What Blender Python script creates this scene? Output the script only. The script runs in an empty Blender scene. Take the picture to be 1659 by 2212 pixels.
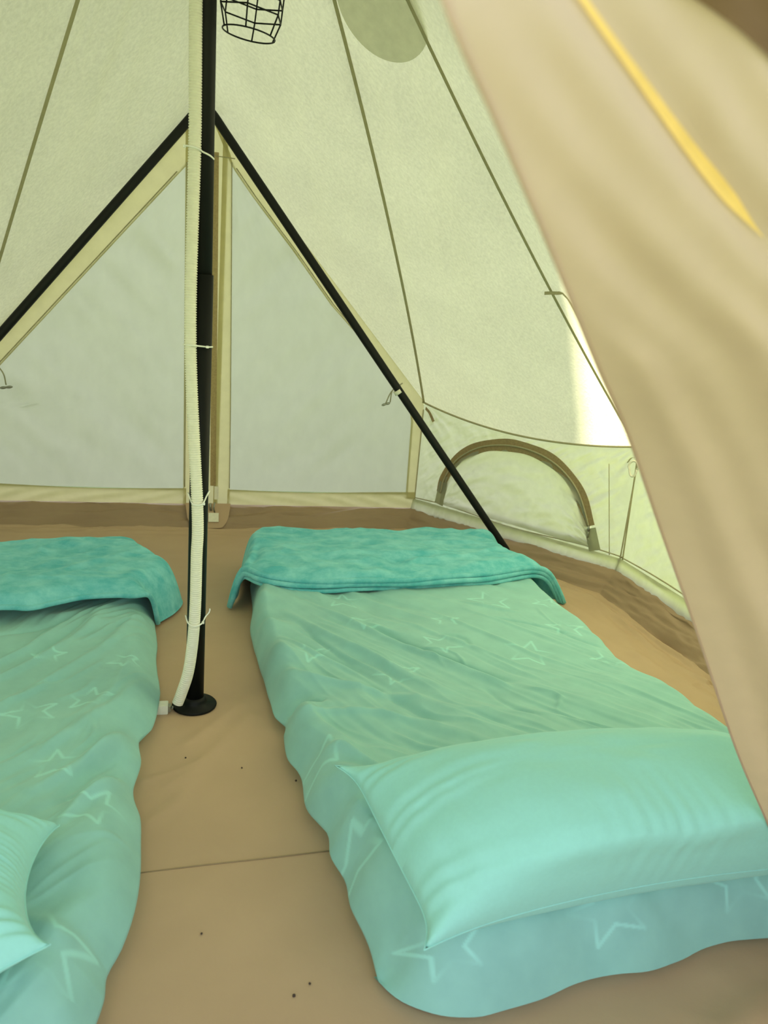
import bpy, bmesh, math, random
import numpy as np
from mathutils import Vector, Matrix, noise
random.seed(7); rng = np.random.default_rng(7)
scene = bpy.context.scene
col = scene.collection
V = Vector

# ------------------------------------------------------------------ camera
cam = bpy.data.cameras.new('camera'); camo = bpy.data.objects.new('camera', cam); col.objects.link(camo)
fw = V((0.2354, 0.9391, -0.2504)).normalized(); rt = V((0.97176, -0.22303, 0.0771))
rt = (rt - fw*rt.dot(fw)).normalized(); up = rt.cross(fw)
camo.matrix_world = Matrix(((rt.x, up.x, -fw.x, 0), (rt.y, up.y, -fw.y, -2.0813), (rt.z, up.z, -fw.z, 1.15), (0, 0, 0, 1)))
cam.sensor_fit = 'HORIZONTAL'; cam.sensor_width = 36; cam.lens = 36.04; cam.clip_start = .02
cam.dof.use_dof = True; cam.dof.focus_distance = 2.5; cam.dof.aperture_fstop = 8
scene.camera = camo

# ------------------------------------------------------------------ world, sun, exposure
w = bpy.data.worlds.new('world'); scene.world = w; w.use_nodes = True
bg = w.node_tree.nodes['Background']; bg.inputs[0].default_value = (.90, .96, 1.0, 1); bg.inputs[1].default_value = 1.0
SUN = V((-.15, -.35, .92)).normalized()
sl = bpy.data.lights.new('sun', 'SUN'); sl.energy = 16.0; sl.angle = math.radians(.8); sl.color = (1, .93, .80)
so = bpy.data.objects.new('sun', sl); col.objects.link(so)
so.rotation_euler = SUN.to_track_quat('Z', 'Y').to_euler(); so.location = (-1, -2, 9)
scene.view_settings.view_transform = 'Standard'; scene.view_settings.look = 'None'
scene.view_settings.gamma = 1; scene.view_settings.exposure = 0.90
scene.view_settings.use_curve_mapping = False
scene.cycles.max_bounces = 10; scene.cycles.diffuse_bounces = 7; scene.cycles.transmission_bounces = 8
scene.cycles.use_denoising = True

# ------------------------------------------------------------------ helpers
def lin(r, g, b):
    f = lambda c: (c/255/12.92 if c <= 10 else ((c/255+.055)/1.055)**2.4)
    return (f(r), f(g), f(b), 1)

def mk(name):
    m = bpy.data.materials.new(name); m.use_nodes = True
    nt = m.node_tree; nt.nodes.clear()
    return m, nt, nt.nodes.new, nt.links.new

def tex(nt, scale, stretch=(1, 1, 1), detail=5, rough=.55, kind='Object'):
    N, L = nt.nodes.new, nt.links.new
    tc = N('ShaderNodeTexCoord'); mp = N('ShaderNodeMapping'); mp.inputs['Scale'].default_value = stretch
    n = N('ShaderNodeTexNoise'); n.inputs['Scale'].default_value = scale; n.inputs['Detail'].default_value = detail
    n.inputs['Roughness'].default_value = rough
    L(tc.outputs[kind], mp.inputs[0]); L(mp.outputs[0], n.inputs[0])
    return n.outputs[0]

def ramp(nt, src, a, b, ca, cb):
    r = nt.nodes.new('ShaderNodeValToRGB'); nt.links.new(src, r.inputs[0])
    e = r.color_ramp.elements; e[0].position = a; e[0].color = ca; e[1].position = b; e[1].color = cb
    return r.outputs[0]

def scl(c, k): return (c[0]*k, c[1]*k, c[2]*k, 1)

def cloth(name, refl, trans, mixf=.5, nscale=40, stretch=(1, 1, 1), vary=.06, bump=.25, bdist=.002, sheen=0, big=0, gloss=0, det=5):
    """woven cloth: part reflects, part lets light through"""
    m, nt, N, L = mk(name)
    t = tex(nt, nscale, stretch, det)
    tb = tex(nt, 3.0, (1, 1, 1), 3)
    bp = N('ShaderNodeBump'); bp.inputs['Strength'].default_value = bump; bp.inputs['Distance'].default_value = bdist
    L(t, bp.inputs['Height'])
    out = N('ShaderNodeOutputMaterial')
    def colr(c):
        o = ramp(nt, t, .3, .7, scl(c, 1-vary), scl(c, 1+vary))
        if big:
            mx = N('ShaderNodeMix'); mx.data_type = 'RGBA'; mx.blend_type = 'MULTIPLY'; mx.inputs[0].default_value = 1
            L(o, mx.inputs[6]); L(ramp(nt, tb, .3, .7, (1-big,)*3+(1,), (1+big,)*3+(1,)), mx.inputs[7]); o = mx.outputs[2]
        return o
    d = N('ShaderNodeBsdfPrincipled'); L(colr(refl), d.inputs['Base Color']); d.inputs['Roughness'].default_value = .85
    d.inputs['Specular IOR Level'].default_value = .2
    if sheen: d.inputs['Sheen Weight'].default_value = sheen; d.inputs['Sheen Roughness'].default_value = .4
    if gloss: d.inputs['Specular IOR Level'].default_value = gloss; d.inputs['Roughness'].default_value = .38
    L(bp.outputs[0], d.inputs['Normal'])
    if trans:
        tr = N('ShaderNodeBsdfTranslucent'); L(colr(trans), tr.inputs[0]); L(bp.outputs[0], tr.inputs['Normal'])
        mx = N('ShaderNodeMixShader'); mx.inputs[0].default_value = mixf
        L(d.outputs[0], mx.inputs[1]); L(tr.outputs[0], mx.inputs[2]); L(mx.outputs[0], out.inputs[0])
    else:
        L(d.outputs[0], out.inputs[0])
    return m

def solid(name, c, rough=.5, metal=0, nscale=60, bump=.05, spec=.5, vary=.05):
    m, nt, N, L = mk(name)
    t = tex(nt, nscale); p = N('ShaderNodeBsdfPrincipled'); out = N('ShaderNodeOutputMaterial')
    L(ramp(nt, t, .3, .7, scl(c, 1-vary), scl(c, 1+vary)), p.inputs['Base Color'])
    p.inputs['Roughness'].default_value = rough; p.inputs['Metallic'].default_value = metal
    p.inputs['Specular IOR Level'].default_value = spec
    bp = N('ShaderNodeBump'); bp.inputs['Strength'].default_value = bump; bp.inputs['Distance'].default_value = .001
    L(t, bp.inputs['Height']); L(bp.outputs[0], p.inputs['Normal']); L(p.outputs[0], out.inputs[0])
    return m

M = {}
CANV = (.66, .68, .46, 1)
M['roof'] = cloth('roof_canvas', (.48, .47, .35, 1), (.62, .605, .395, 1), .55, 26, (3.6, 3.6, .5), .07, .7, .004, big=.05, det=2)
M['wall'] = cloth('wall_canvas', (.48, .48, .36, 1), (.60, .61, .44, 1), .52, 26, (1, 1, 1), .04, .35, .004, gloss=.5)
M['panel'] = cloth('door_panel_cloth', (.46, .47, .37, 1), (.57, .585, .46, 1), .5, 18, (1, 1, .5), .03, .2, .003)
M['band'] = cloth('yellow_cream_cloth', (.50, .46, .25, 1), (.62, .57, .31, 1), .5, 22, (1, 1, 1), .04, .25, .003)
M['seam'] = cloth('seam_tape_cloth', (.52, .48, .31, 1), (.50, .46, .28, 1), .35, 40, (1, 1, 1), .05, .2, .001)
M['vent'] = cloth('vent_cover_cloth', (.52, .52, .42, 1), (.80, .80, .66, 1), .55, 30)
M['zip'] = cloth('brown_zip_tape', (.42, .32, .17, 1), (.40, .30, .16, 1), .3, 120, (1, 1, 1), .12, .3, .001)
M['flap'] = cloth('door_flap_canvas', (.64, .505, .435, 1), (.72, .53, .43, 1), .45, 24, (1, 1, 1), .02, .15, .002)
M['sun_streak'] = cloth('painted_sun_streak', (.95, .70, .28, 1), (.98, .72, .25, 1), .45, 30)  # yellow cloth colour stands in for sunlight on the flap
M['flapbrown'] = cloth('brown_door_edge', (.17, .105, .055, 1), (.17, .11, .05, 1), .3, 30)
M['sheet_trim'] = solid('thin_stitch', (.30, .22, .12, 1), .8)
M['black'] = solid('black_painted_steel', (.007, .008, .007, 1), .5, 0, 200, .03, .2)
M['blackm'] = solid('black_matt_steel', (.005, .006, .005, 1), .5, 0, 200, .03, .18)
M['white'] = solid('white_plastic', (.80, .79, .68, 1), .45, 0, 80, .03)
M['tie'] = solid('white_nylon', (.85, .86, .80, 1), .4)
M['metal'] = solid('grey_metal', (.30, .31, .27, 1), .35, .8)
M['cord'] = solid('brown_cord', (.34, .32, .22, 1), .8)
M['label'] = solid('white_label_cloth', (.75, .72, .60, 1), .8)
M['grass'] = solid('grass_ground', (.20, .25, .12, 1), .9, 0, 8, .5, .2, .3)
M['blocker_leaf'] = solid('blocker_leaf_mass', (.05, .12, .03, 1), .8, 0, 3, .6, .2, .4)
M['blocker_bark'] = solid('blocker_bark', (.12, .08, .05, 1), .9, 0, 10, .6, .2, .3)
M['grit'] = solid('dark_grit', (.06, .04, .03, 1), .9)

def groundsheet_mat(k_=1, nm='brown_groundsheet'):
    m, nt, N, L = mk(nm)
    a = tex(nt, 260, (1, 1, 1), 2); b = tex(nt, 2.2, (1, 1, 1), 5); c = tex(nt, 9, (1, 1, 1), 6, .6)
    p = N('ShaderNodeBsdfPrincipled'); out = N('ShaderNodeOutputMaterial')
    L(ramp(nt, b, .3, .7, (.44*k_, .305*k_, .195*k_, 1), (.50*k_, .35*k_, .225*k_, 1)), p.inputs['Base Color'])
    p.inputs['Roughness'].default_value = .55; p.inputs['Specular IOR Level'].default_value = .35
    b1 = N('ShaderNodeBump'); b1.inputs['Strength'].default_value = .12; b1.inputs['Distance'].default_value = .0006; L(a, b1.inputs['Height'])
    b2 = N('ShaderNodeBump'); b2.inputs['Strength'].default_value = .25; b2.inputs['Distance'].default_value = .006; L(c, b2.inputs['Height'])
    L(b1.outputs[0], b2.inputs['Normal']); L(b2.outputs[0], p.inputs['Normal']); L(p.outputs[0], out.inputs[0])
    return m
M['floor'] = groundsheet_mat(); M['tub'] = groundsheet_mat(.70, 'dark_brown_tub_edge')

def sheet_mat():
    m, nt, N, L = mk('mint_sheet')
    a = tex(nt, 420, (1, 1, 1), 2); b = tex(nt, 14, (1, 1, 1), 5)
    at = N('ShaderNodeAttribute'); at.attribute_name = 'print'
    p = N('ShaderNodeBsdfPrincipled'); out = N('ShaderNodeOutputMaterial')
    base = ramp(nt, b, .3, .7, (.245, .51, .49, 1), (.28, .575, .545, 1))
    mx = N('ShaderNodeMix'); mx.data_type = 'RGBA'; fm = N('ShaderNodeMath'); fm.operation = 'MULTIPLY'; fm.inputs[1].default_value = .72; L(at.outputs['Fac'], fm.inputs[0]); L(fm.outputs[0], mx.inputs[0]); L(base, mx.inputs[6]); mx.inputs[7].default_value = (.36, .76, .72, 1)
    L(mx.outputs[2], p.inputs['Base Color']); p.inputs['Roughness'].default_value = .8; p.inputs['Sheen Weight'].default_value = .15
    p.inputs['Specular IOR Level'].default_value = .25
    b1 = N('ShaderNodeBump'); b1.inputs['Strength'].default_value = .15; b1.inputs['Distance'].default_value = .0005; L(a, b1.inputs['Height'])
    b2 = N('ShaderNodeBump'); b2.inputs['Strength'].default_value = .2; b2.inputs['Distance'].default_value = .004; L(b, b2.inputs['Height'])
    L(b1.outputs[0], b2.inputs['Normal']); L(b2.outputs[0], p.inputs['Normal']); L(p.outputs[0], out.inputs[0])
    return m
M['sheet'] = sheet_mat()

def plush_mat():
    m, nt, N, L = mk('turquoise_fleece')
    a = tex(nt, 330, (1, 1, 1), 3, .7); b = tex(nt, 13, (1, 1.4, 1), 6, .65)
    p = N('ShaderNodeBsdfPrincipled'); out = N('ShaderNodeOutputMaterial')
    L(ramp(nt, b, .36, .64, (.10, .45, .51, 1), (.24, .63, .67, 1)), p.inputs['Base Color'])
    p.inputs['Roughness'].default_value = .9; p.inputs['Sheen Weight'].default_value = .5; p.inputs['Sheen Roughness'].default_value = .35
    p.inputs['Sheen Tint'].default_value = (.5, 1, .95, 1)
    p.inputs['Specular IOR Level'].default_value = .1
    b1 = N('ShaderNodeBump'); b1.inputs['Strength'].default_value = .6; b1.inputs['Distance'].default_value = .002; L(a, b1.inputs['Height'])
    b2 = N('ShaderNodeBump'); b2.inputs['Strength'].default_value = .35; b2.inputs['Distance'].default_value = .006; L(b, b2.inputs['Height'])
    L(b1.outputs[0], b2.inputs['Normal']); L(b2.outputs[0], p.inputs['Normal']); L(p.outputs[0], out.inputs[0])
    return m
M['plush'] = plush_mat()
M['pillow'] = cloth('mint_pillow_cotton', (.31, .68, .66, 1), None, 0, 120, (1, 1, 1), .02, .12, .001, .15)
M['pillowtrim'] = cloth('pale_pillow_edge', (.60, .82, .72, 1), None, 0, 120)

def link(name, me, mat, parent=None):
    o = bpy.data.objects.new(name, me); col.objects.link(o)
    if mat is not None and not me.materials: me.materials.append(mat)
    if parent is not None: o.parent = parent
    return o

def tag(o, label=None, cat=None, group=None, kind=None):
    if label: o['label'] = label
    if cat: o['category'] = cat
    if group: o['group'] = group
    if kind: o['kind'] = kind
    return o

def empty(name, loc=(0, 0, 0)):
    o = bpy.data.objects.new(name, None); o.location = loc; o.empty_display_size = .05; col.objects.link(o)
    return o

def put(parent, *objs):
    """keep world placement of parts under an Empty that is not at the origin"""
    for o in objs:
        o.parent = parent; o.matrix_parent_inverse = Matrix.Translation(parent.location).inverted()

def grid_mesh(name, P, close_u=False):
    """P: (nu, nv, 3) array"""
    nu, nv = P.shape[:2]
    idx = np.arange(nu*nv).reshape(nu, nv)
    if close_u: idx = np.concatenate([idx, idx[:1]], 0)
    f = np.stack([idx[:-1, :-1], idx[1:, :-1], idx[1:, 1:], idx[:-1, 1:]], -1).reshape(-1, 4)
    me = bpy.data.meshes.new(name)
    me.vertices.add(nu*nv); me.vertices.foreach_set('co', P.reshape(-1).astype(np.float32))
    me.loops.add(f.size); me.loops.foreach_set('vertex_index', f.reshape(-1).astype(np.int32))
    me.polygons.add(len(f)); me.polygons.foreach_set('loop_start', np.arange(0, f.size, 4, dtype=np.int32))
    me.update(calc_edges=True)
    me.polygons.foreach_set('use_smooth', np.ones(len(f), dtype=bool))
    return me

def tube_arr(pts, r, n=10, upv=(0, 0, 1)):
    """swept tube (nu rings) along pts with radius r (number or list), capped"""
    pts = np.asarray(pts, float); m = len(pts); r = np.broadcast_to(np.asarray(r, float), (m,))
    tan = np.gradient(pts, axis=0); tan /= np.linalg.norm(tan, axis=1)[:, None]+1e-12
    a = np.asarray(upv, float)
    rings = []
    u = np.cross(tan[0], a)
    if np.linalg.norm(u) < 1e-4: u = np.cross(tan[0], [1, 0, 0])
    u /= np.linalg.norm(u)
    for i in range(m):
        u = u-tan[i]*(u@tan[i]); u /= np.linalg.norm(u); v = np.cross(tan[i], u)
        ang = np.linspace(0, 2*np.pi, n, endpoint=False)
        rings.append(pts[i]+r[i]*(np.cos(ang)[:, None]*u+np.sin(ang)[:, None]*v))
    return np.array(rings)

def tubes_mesh(name, lst):
    """several tubes in one part: lst of (pts, r, n)"""
    vs, fs = [], []; b = 0
    for pts, r, n in lst:
        R = tube_arr(pts, r, n); m = len(R); vs += R.reshape(-1, 3).tolist()
        for i in range(m-1):
            for j in range(n):
                k = (j+1) % n; fs.append((b+i*n+j, b+i*n+k, b+(i+1)*n+k, b+(i+1)*n+j))
        fs.append(tuple(b+j for j in range(n))[::-1]); fs.append(tuple(b+(m-1)*n+j for j in range(n)))
        b += m*n
    me = bpy.data.meshes.new(name); me.from_pydata(vs, [], fs); me.update()
    for p in me.polygons: p.use_smooth = len(p.vertices) == 4
    return me

def tube(name, pts, r, mat, parent=None, n=10):
    return link(name, tubes_mesh(name, [(pts, r, n)]), mat, parent)

def smooth(pts, n):
    """Catmull-Rom through pts, then n samples evenly by length"""
    p = np.asarray(pts, float); p = np.vstack([2*p[0]-p[1], p, 2*p[-1]-p[-2]])
    out = []
    for i in range(1, len(p)-2):
        t = np.linspace(0, 1, 12, endpoint=False)[:, None]
        a, b, c, d = p[i-1], p[i], p[i+1], p[i+2]
        out.append(.5*(2*b+(c-a)*t+(2*a-5*b+4*c-d)*t**2+(3*b-a-3*c+d)*t**3))
    out.append(p[-2:-1]); out = np.vstack(out)
    s = np.concatenate([[0], np.cumsum(np.linalg.norm(np.diff(out, axis=0), axis=1))])
    q = np.linspace(0, s[-1], n)
    return np.stack([np.interp(q, s, out[:, k]) for k in range(out.shape[1])], 1)

def vnoise(x, y, seed=0):
    """smooth 2-D value noise in -1..1"""
    r = np.random.default_rng(seed).uniform(-1, 1, (128, 128))
    xi = np.floor(x).astype(int); yi = np.floor(y).astype(int); fx = x-xi; fy = y-yi
    fx = fx*fx*(3-2*fx); fy = fy*fy*(3-2*fy)
    g = lambda a, b: r[a % 128, b % 128]
    return (g(xi, yi)*(1-fx)+g(xi+1, yi)*fx)*(1-fy)+(g(xi, yi+1)*(1-fx)+g(xi+1, yi+1)*fx)*fy

def fbm(x, y, seed=0, o=4):
    s = 0; a = 1
    for k in range(o): s = s+a*vnoise(x*2**k, y*2**k, seed+k); a *= .5
    return s

def seg_dist(X, Y, pl):
    """distance from points to polyline, and running parameter 0..1"""
    pl = np.asarray(pl, float); best = np.full(X.shape, 1e9); par = np.zeros(X.shape); m = len(pl)-1
    for i in range(m):
        a, b = pl[i, :2], pl[i+1, :2]; d = b-a; L2 = d@d+1e-12
        t = np.clip(((X-a[0])*d[0]+(Y-a[1])*d[1])/L2, 0, 1)
        q = np.hypot(X-a[0]-t*d[0], Y-a[1]-t*d[1]); k = q < best
        best = np.where(k, q, best); par = np.where(k, (i+t)/m, par)
    return best, par

def coons(l, r, b, f, nu, nv, warp=1.0):
    """patch from left, right (running v 0..1) and start, end (running u 0..1) curves"""
    tv = np.linspace(0, 1, nv); vp = 1-(1-tv)**warp
    rs_ = lambda c_: np.stack([np.interp(vp, np.linspace(0, 1, 1500), smooth(c_, 1500)[:, k]) for k in range(2 if len(c_[0]) == 2 else 3)], 1)
    l, r = rs_(l), rs_(r); b, f = smooth(b, nu), smooth(f, nu)
    b = b+(1-np.linspace(0, 1, nu)[:, None])*(l[0]-b[0])+np.linspace(0, 1, nu)[:, None]*(r[0]-b[-1])
    f = f+(1-np.linspace(0, 1, nu)[:, None])*(l[-1]-f[0])+np.linspace(0, 1, nu)[:, None]*(r[-1]-f[-1])
    u = np.linspace(0, 1, nu)[:, None, None]; v = vp[None, :, None]
    S = (1-u)*l[None]+u*r[None]+(1-v)*b[:, None]+v*f[:, None]
    return S-((1-u)*(1-v)*l[0]+u*(1-v)*r[0]+(1-u)*v*l[-1]+u*v*r[-1])

# ------------------------------------------------------------------ the tent (the setting)
T = np.array([0, 0, 2.62]); A = np.array([0, 1.5, 1.9])
C1 = np.array([1.18, 1.93, .70]); C2 = np.array([1.885, .93, .665])
C1L = np.array([-1.08, 1.94, .70]); C2L = np.array([-1.885, .93, .665])
fl = lambda p: np.array([p[0], -p[1], p[2]])
lerp = lambda a, b, t: a+(b-a)*t

def seamcurve(a, b, off, n=40):
    t = np.linspace(0, 1, n)[:, None]
    return a+(b-a)*t+4*t*(1-t)*np.asarray(off)
S1 = seamcurve(T, C1, (.045, 0, 0)); S2 = seamcurve(T, C2, (-.045, .02, 0))
S1L = seamcurve(T, C1L, (-.01, 0, 0)); S2L = seamcurve(T, C2L, (.04, .02, 0))
SA = seamcurve(T, A, (0, 0, -.015))
mir = lambda S: S*np.array([1, -1, 1])

roof = tag(empty('ceiling', (0, 0, 2.62)), 'pale green cream canvas roof of the tent', kind='structure')
def roof_panel(name, Sa, Sb, sag, seed, nu=70):
    nv = len(Sa); u = np.linspace(0, 1, nu)[:, None, None]
    P = (1-u)*Sa[None]+u*Sb[None]
    uu = np.linspace(0, 1, nu)[:, None]*np.ones((1, nv)); vv = np.linspace(0, 1, nv)[None]*np.ones((nu, 1))
    edge = 4*uu*(1-uu)
    P = P.copy(); P[..., 2] -= sag*edge*vv**6
    n = np.cross(Sb[-1]-Sa[0], Sa[-1]-Sa[0]); n = n/np.linalg.norm(n)
    d = (.010*fbm(uu*3*(.3+vv), vv*4, seed)+.004*fbm(uu*9*(.3+vv), vv*5, seed+9))*np.minimum(1, edge*3)*(np.minimum(1, (1-vv)*8))
    P += d[..., None]*n
    o = link('roof_panel', grid_mesh('roof_panel', P), M['roof']); put(roof, o); return o
roof_panel('a', SA, S1, 0, 1); roof_panel('b', S1, S2, .065, 2); roof_panel('c', S2, mir(S2), .05, 3)
roof_panel('d', mir(S2), mir(S1), .06, 4); roof_panel('e', mir(S1), mir(SA), 0, 5)
roof_panel('f', S1L, SA, 0, 6); roof_panel('g', S2L, S1L, .06, 7); roof_panel('h', mir(S2L), S2L, .05, 8)
roof_panel('i', mir(S1L), mir(S2L), .06, 9); roof_panel('j', mir(SA), mir(S1L), 0, 10)

def ribbon(name, pts, width_dir, w, mat, parent=None, off=0, thick=.0016):
    """flat tape with real thickness along pts; width_dir: vector(s) across"""
    p = np.asarray(pts, float); m = len(p); wd = np.broadcast_to(np.asarray(width_dir, float), p.shape)
    tan = np.gradient(p, axis=0); tan /= np.linalg.norm(tan, axis=1)[:, None]
    wd = wd-tan*np.sum(wd*tan, 1)[:, None]; wd = wd/np.linalg.norm(wd, axis=1)[:, None]
    n = np.cross(tan, wd); ww = np.broadcast_to(np.asarray(w, float), (m,))[:, None]/2
    R = np.stack([p-wd*ww+n*(off), p+wd*ww+n*(off), p+wd*ww+n*(off+thick), p-wd*ww+n*(off+thick)], 1)
    vs = R.reshape(-1, 3).tolist(); fs = []
    for i in range(m-1):
        for j in range(4): k = (j+1) % 4; fs.append((4*i+j, 4*i+k, 4*i+4+k, 4*i+4+j))
    fs += [(3, 2, 1, 0), (4*m-4, 4*m-3, 4*m-2, 4*m-1)]
    me = bpy.data.meshes.new(name); me.from_pydata(vs, [], fs); me.update()
    return link(name, me, mat, parent)

inw = lambda S, k: S-np.array([1, 1, 0])*S*0+np.array([0, 0, -k])
for S in (S1, S2, S1L, S2L, mir(S1), mir(S2)):
    c = S[-1]*np.array([1, 1, 0]); c /= np.linalg.norm(c); side = np.array([-c[1], c[0], 0])
    q = S[1:]-np.array([c[0], c[1], 0])*.006-np.array([0, 0, .005])
    put(roof, tag(ribbon('seam_tape', q, side, .012, M['seam'])))

def at_panel(a, b, u, v):
    return lerp(lerp(T, a, v), lerp(T, b, v), u)
# vent cover: a round patch sewn outside the roof between two seams
nP = np.cross(C1-T, C2-T); nP /= np.linalg.norm(nP)
if nP[2] < 0: nP = -nP
vc = np.array([.507, .408, 2.016]); e1 = np.array([.60, .36, 1.97])-np.array([.41, .60, 1.99]); e1 -= nP*(e1@nP); e1 /= np.linalg.norm(e1); e2 = np.cross(nP, e1)
rr, aa = np.meshgrid(np.linspace(.001, 1, 12), np.linspace(0, 2*np.pi, 48, endpoint=False), indexing='xy')
VP = vc+((rr*np.cos(aa))[..., None]*e1*.16+(rr*np.sin(aa))[..., None]*e2*.16)-nP*.02
o = link('vent_cover', grid_mesh('vent_cover', VP, True), M['vent']); put(roof, o)
# strap patch at the second seam
b0 = np.array([1.240, .668, 1.270]); b1 = np.array([1.292, .585, 1.262])
o = ribbon('seam_tape', smooth([b0, (b0+b1)/2+[0, 0, .006], b1, [1.40, .60, 1.13], [1.60, .72, .925], [1.75, .82, .78]], 30)-np.array([.012, .012, .006]), (0, 0, 1), .012, M['seam']); put(roof, o)

# ---- side walls
def wall(name, a, b, ba, bb, sag, seed, n=150, m=60, hole=None, v0=0):
    w_ = tag(empty(name, tuple((ba+bb)/2)), kind='structure')
    u = np.linspace(0, 1, n)[:, None, None]; v = np.linspace(v0, 1, m)[None, :, None]
    P = lerp(lerp(ba, bb, u), lerp(a, b, u), v)
    uu = np.linspace(0, 1, n)[:, None]*np.ones((1, m)); vv = np.linspace(v0, 1, m)[None]*np.ones((n, 1))
    P[..., 2] -= sag*4*uu*(1-uu)*vv**3
    nn = np.cross(bb-ba, [0, 0, 1]); nn /= np.linalg.norm(nn)
    L = np.linalg.norm(bb-ba)
    d = .012*fbm(uu*L*3+vv*1.2, vv*1.5, seed)+.007*fbm(uu*L*11+vv*4, vv*2, seed+5)+.005*(1-2*np.abs(fbm(uu*L*14-vv*9, vv*4, seed+8)))
    # pull folds running down from the eave corners
    for cx in (0, 1):
        ang = np.arctan2((1-vv)*.6+.02, np.abs(uu-cx)*L+.02); rad = np.hypot((1-vv)*.6, (uu-cx)*L)
        d += .008*np.sin(ang*22+seed)*np.exp(-rad/.22)*np.minimum(1, rad/.05)
    d *= np.minimum(1, np.minimum(uu, 1-uu)*20)*np.minimum(1, (1-vv)*10)
    P += d[..., None]*nn
    me = grid_mesh('wall_cloth', P)
    if hole is not None:
        bm = bmesh.new(); bm.from_mesh(me); hp_ = smooth(hole, 120); kill = []
        bt = bb-ba
        for f in bm.faces:
            cc_ = f.calc_center_median(); s_w = (np.array(cc_)-ba)@bt/(bt@bt); z_w = cc_.z
            if .16 < s_w < .88 and .20 < z_w < np.interp(s_w, hp_[:, 0], hp_[:, 1])-.012: kill.append(f)
        bmesh.ops.delete(bm, geom=kill, context='FACES'); bm.to_mesh(me); bm.free()
    o = link('wall_cloth', me, M['wall']); put(w_, o)
    W = lambda s, z, off=0: ba+(bb-ba)*s+np.array([0, 0, z-.1])+(a-ba)*np.array([1, 1, 0])*(z-.1)/.6-nn*np.sign(nn@((ba+bb)*[1, 1, 0]))*(off+.014)
    return w_, W
B1 = np.array([1.18, 1.95, .1]); B2 = np.array([1.87, .89, .1]); B1L = B1*[-1, 1, 1]; B2L = B2*[-1, 1, 1]
ARCH = [(.155, .20), (.166, .313), (.208, .412), (.266, .479), (.347, .533), (.446, .562), (.533, .567), (.619, .552), (.694, .518), (.759, .463), (.81, .39), (.859, .271), (.885, .20)]
wr, WR = wall('wall_right', C1, C2, B1, B2, .065, 11, 220, 90, ARCH, .075)
w2, W2 = wall('wall_east', C2, fl(C2), B2, fl(B2), .05, 12, v0=.075)
w3, W3 = wall('wall_front_right', fl(C2), fl(C1), fl(B2), fl(B1), .05, 13)
w4, W4 = wall('wall_left', C2L, C1L, B2L, B1L, .06, 14)
w5, W5 = wall('wall_west', fl(C2L), C2L, fl(B2L), B2L, .05, 15)
w6, W6 = wall('wall_front_left', fl(C1L), fl(C2L), fl(B1L), fl(B2L), .05, 16)

# eave cords
for par, a, b, sg in ((wr, C1, C2, .065), (w2, C2, fl(C2), .05), (w4, C2L, C1L, .06)):
    t = np.linspace(0, 1, 40)[:, None]; p = a+(b-a)*t; p[:, 2] -= sg*4*t[:, 0]*(1-t[:, 0]); p -= np.array([.01, .006, .0])*np.sign(a[0])
    o = tube('eave_seam', p, .005, M['seam'], None, 6); put(par, o)
# corner seams and hems
for par, W, s in ((wr, WR, .006), (wr, WR, .994), (w2, W2, .01)):
    o = tube('corner_seam', [W(s, z, -.006) for z in np.linspace(.1, .66, 12)], .0035, M['seam'], None, 6); put(par, o)
for par, W in ((wr, WR), (w2, W2)):
    ss = np.linspace(0, 1, 60)
    o = tube('hem_seam', [W(s, .165+.008*math.sin(s*9), -.004) for s in ss], .0028, M['seam'], None, 6); put(par, o)
    # ruffled lower edge
    R = []
    for s in np.linspace(0, 1, 300):
        f = .003*math.sin(s*150+2*math.sin(s*40)); R.append([W(s, .16, .0), W(s, .135, .006+f*.4), W(s, .108+.003*math.sin(s*60), .012+f), W(s, .094+.003*math.sin(s*37), .010+f*1.1)])
    o = link('ruffled_hem', grid_mesh('ruffled_hem', np.array(R)), M['wall']); put(par, o)
o = tube('stitch_line', [WR(lerp(.891, .952, t), lerp(.574, .161, t), -.004) for t in np.linspace(0, 1, 10)], .0018, M['seam'], None, 6); put(wr, o)

# half-moon window in the right wall
win = tag(empty('window_1', tuple(WR(.5, .17))), 'half moon zipped window in the right tent wall', kind='structure')
zc = smooth([WR(s, z, .004) for s, z in [(.155, .235), (.166, .313), (.208, .412), (.266, .479), (.347, .533), (.446, .562), (.533, .567), (.619, .552), (.694, .518), (.759, .463), (.81, .39), (.859, .271)]], 90)
ctr = WR(.5, .25)
wd = zc-ctr
nzc = np.cross(B2-B1, [0, 0, 1]); nzc /= np.linalg.norm(nzc); tz = np.gradient(zc, axis=0); wd = np.cross(tz, nzc)
o = ribbon('zipper_tape', zc, wd, -.0+.060+.004*np.sin(np.linspace(0, 30, 90)), M['zip'], None, 0); put(win, o)
o = tube('zipper_teeth', zc-nzc*.004*np.sign(nzc[0]), .0045, M['seam'], None, 6); put(win, o)
for q in ([(.166, .295), (.158, .235), (.151, .170)], [(.864, .262), (.88, .215), (.897, .165)]):
    pp = np.array([WR(s, z, .006) for s, z in q]); o = ribbon('zipper_end_tab', smooth(pp, 12), np.cross(np.gradient(smooth(pp, 12), axis=0), nzc), .058, M['wall'], None, 0); put(win, o)
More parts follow.
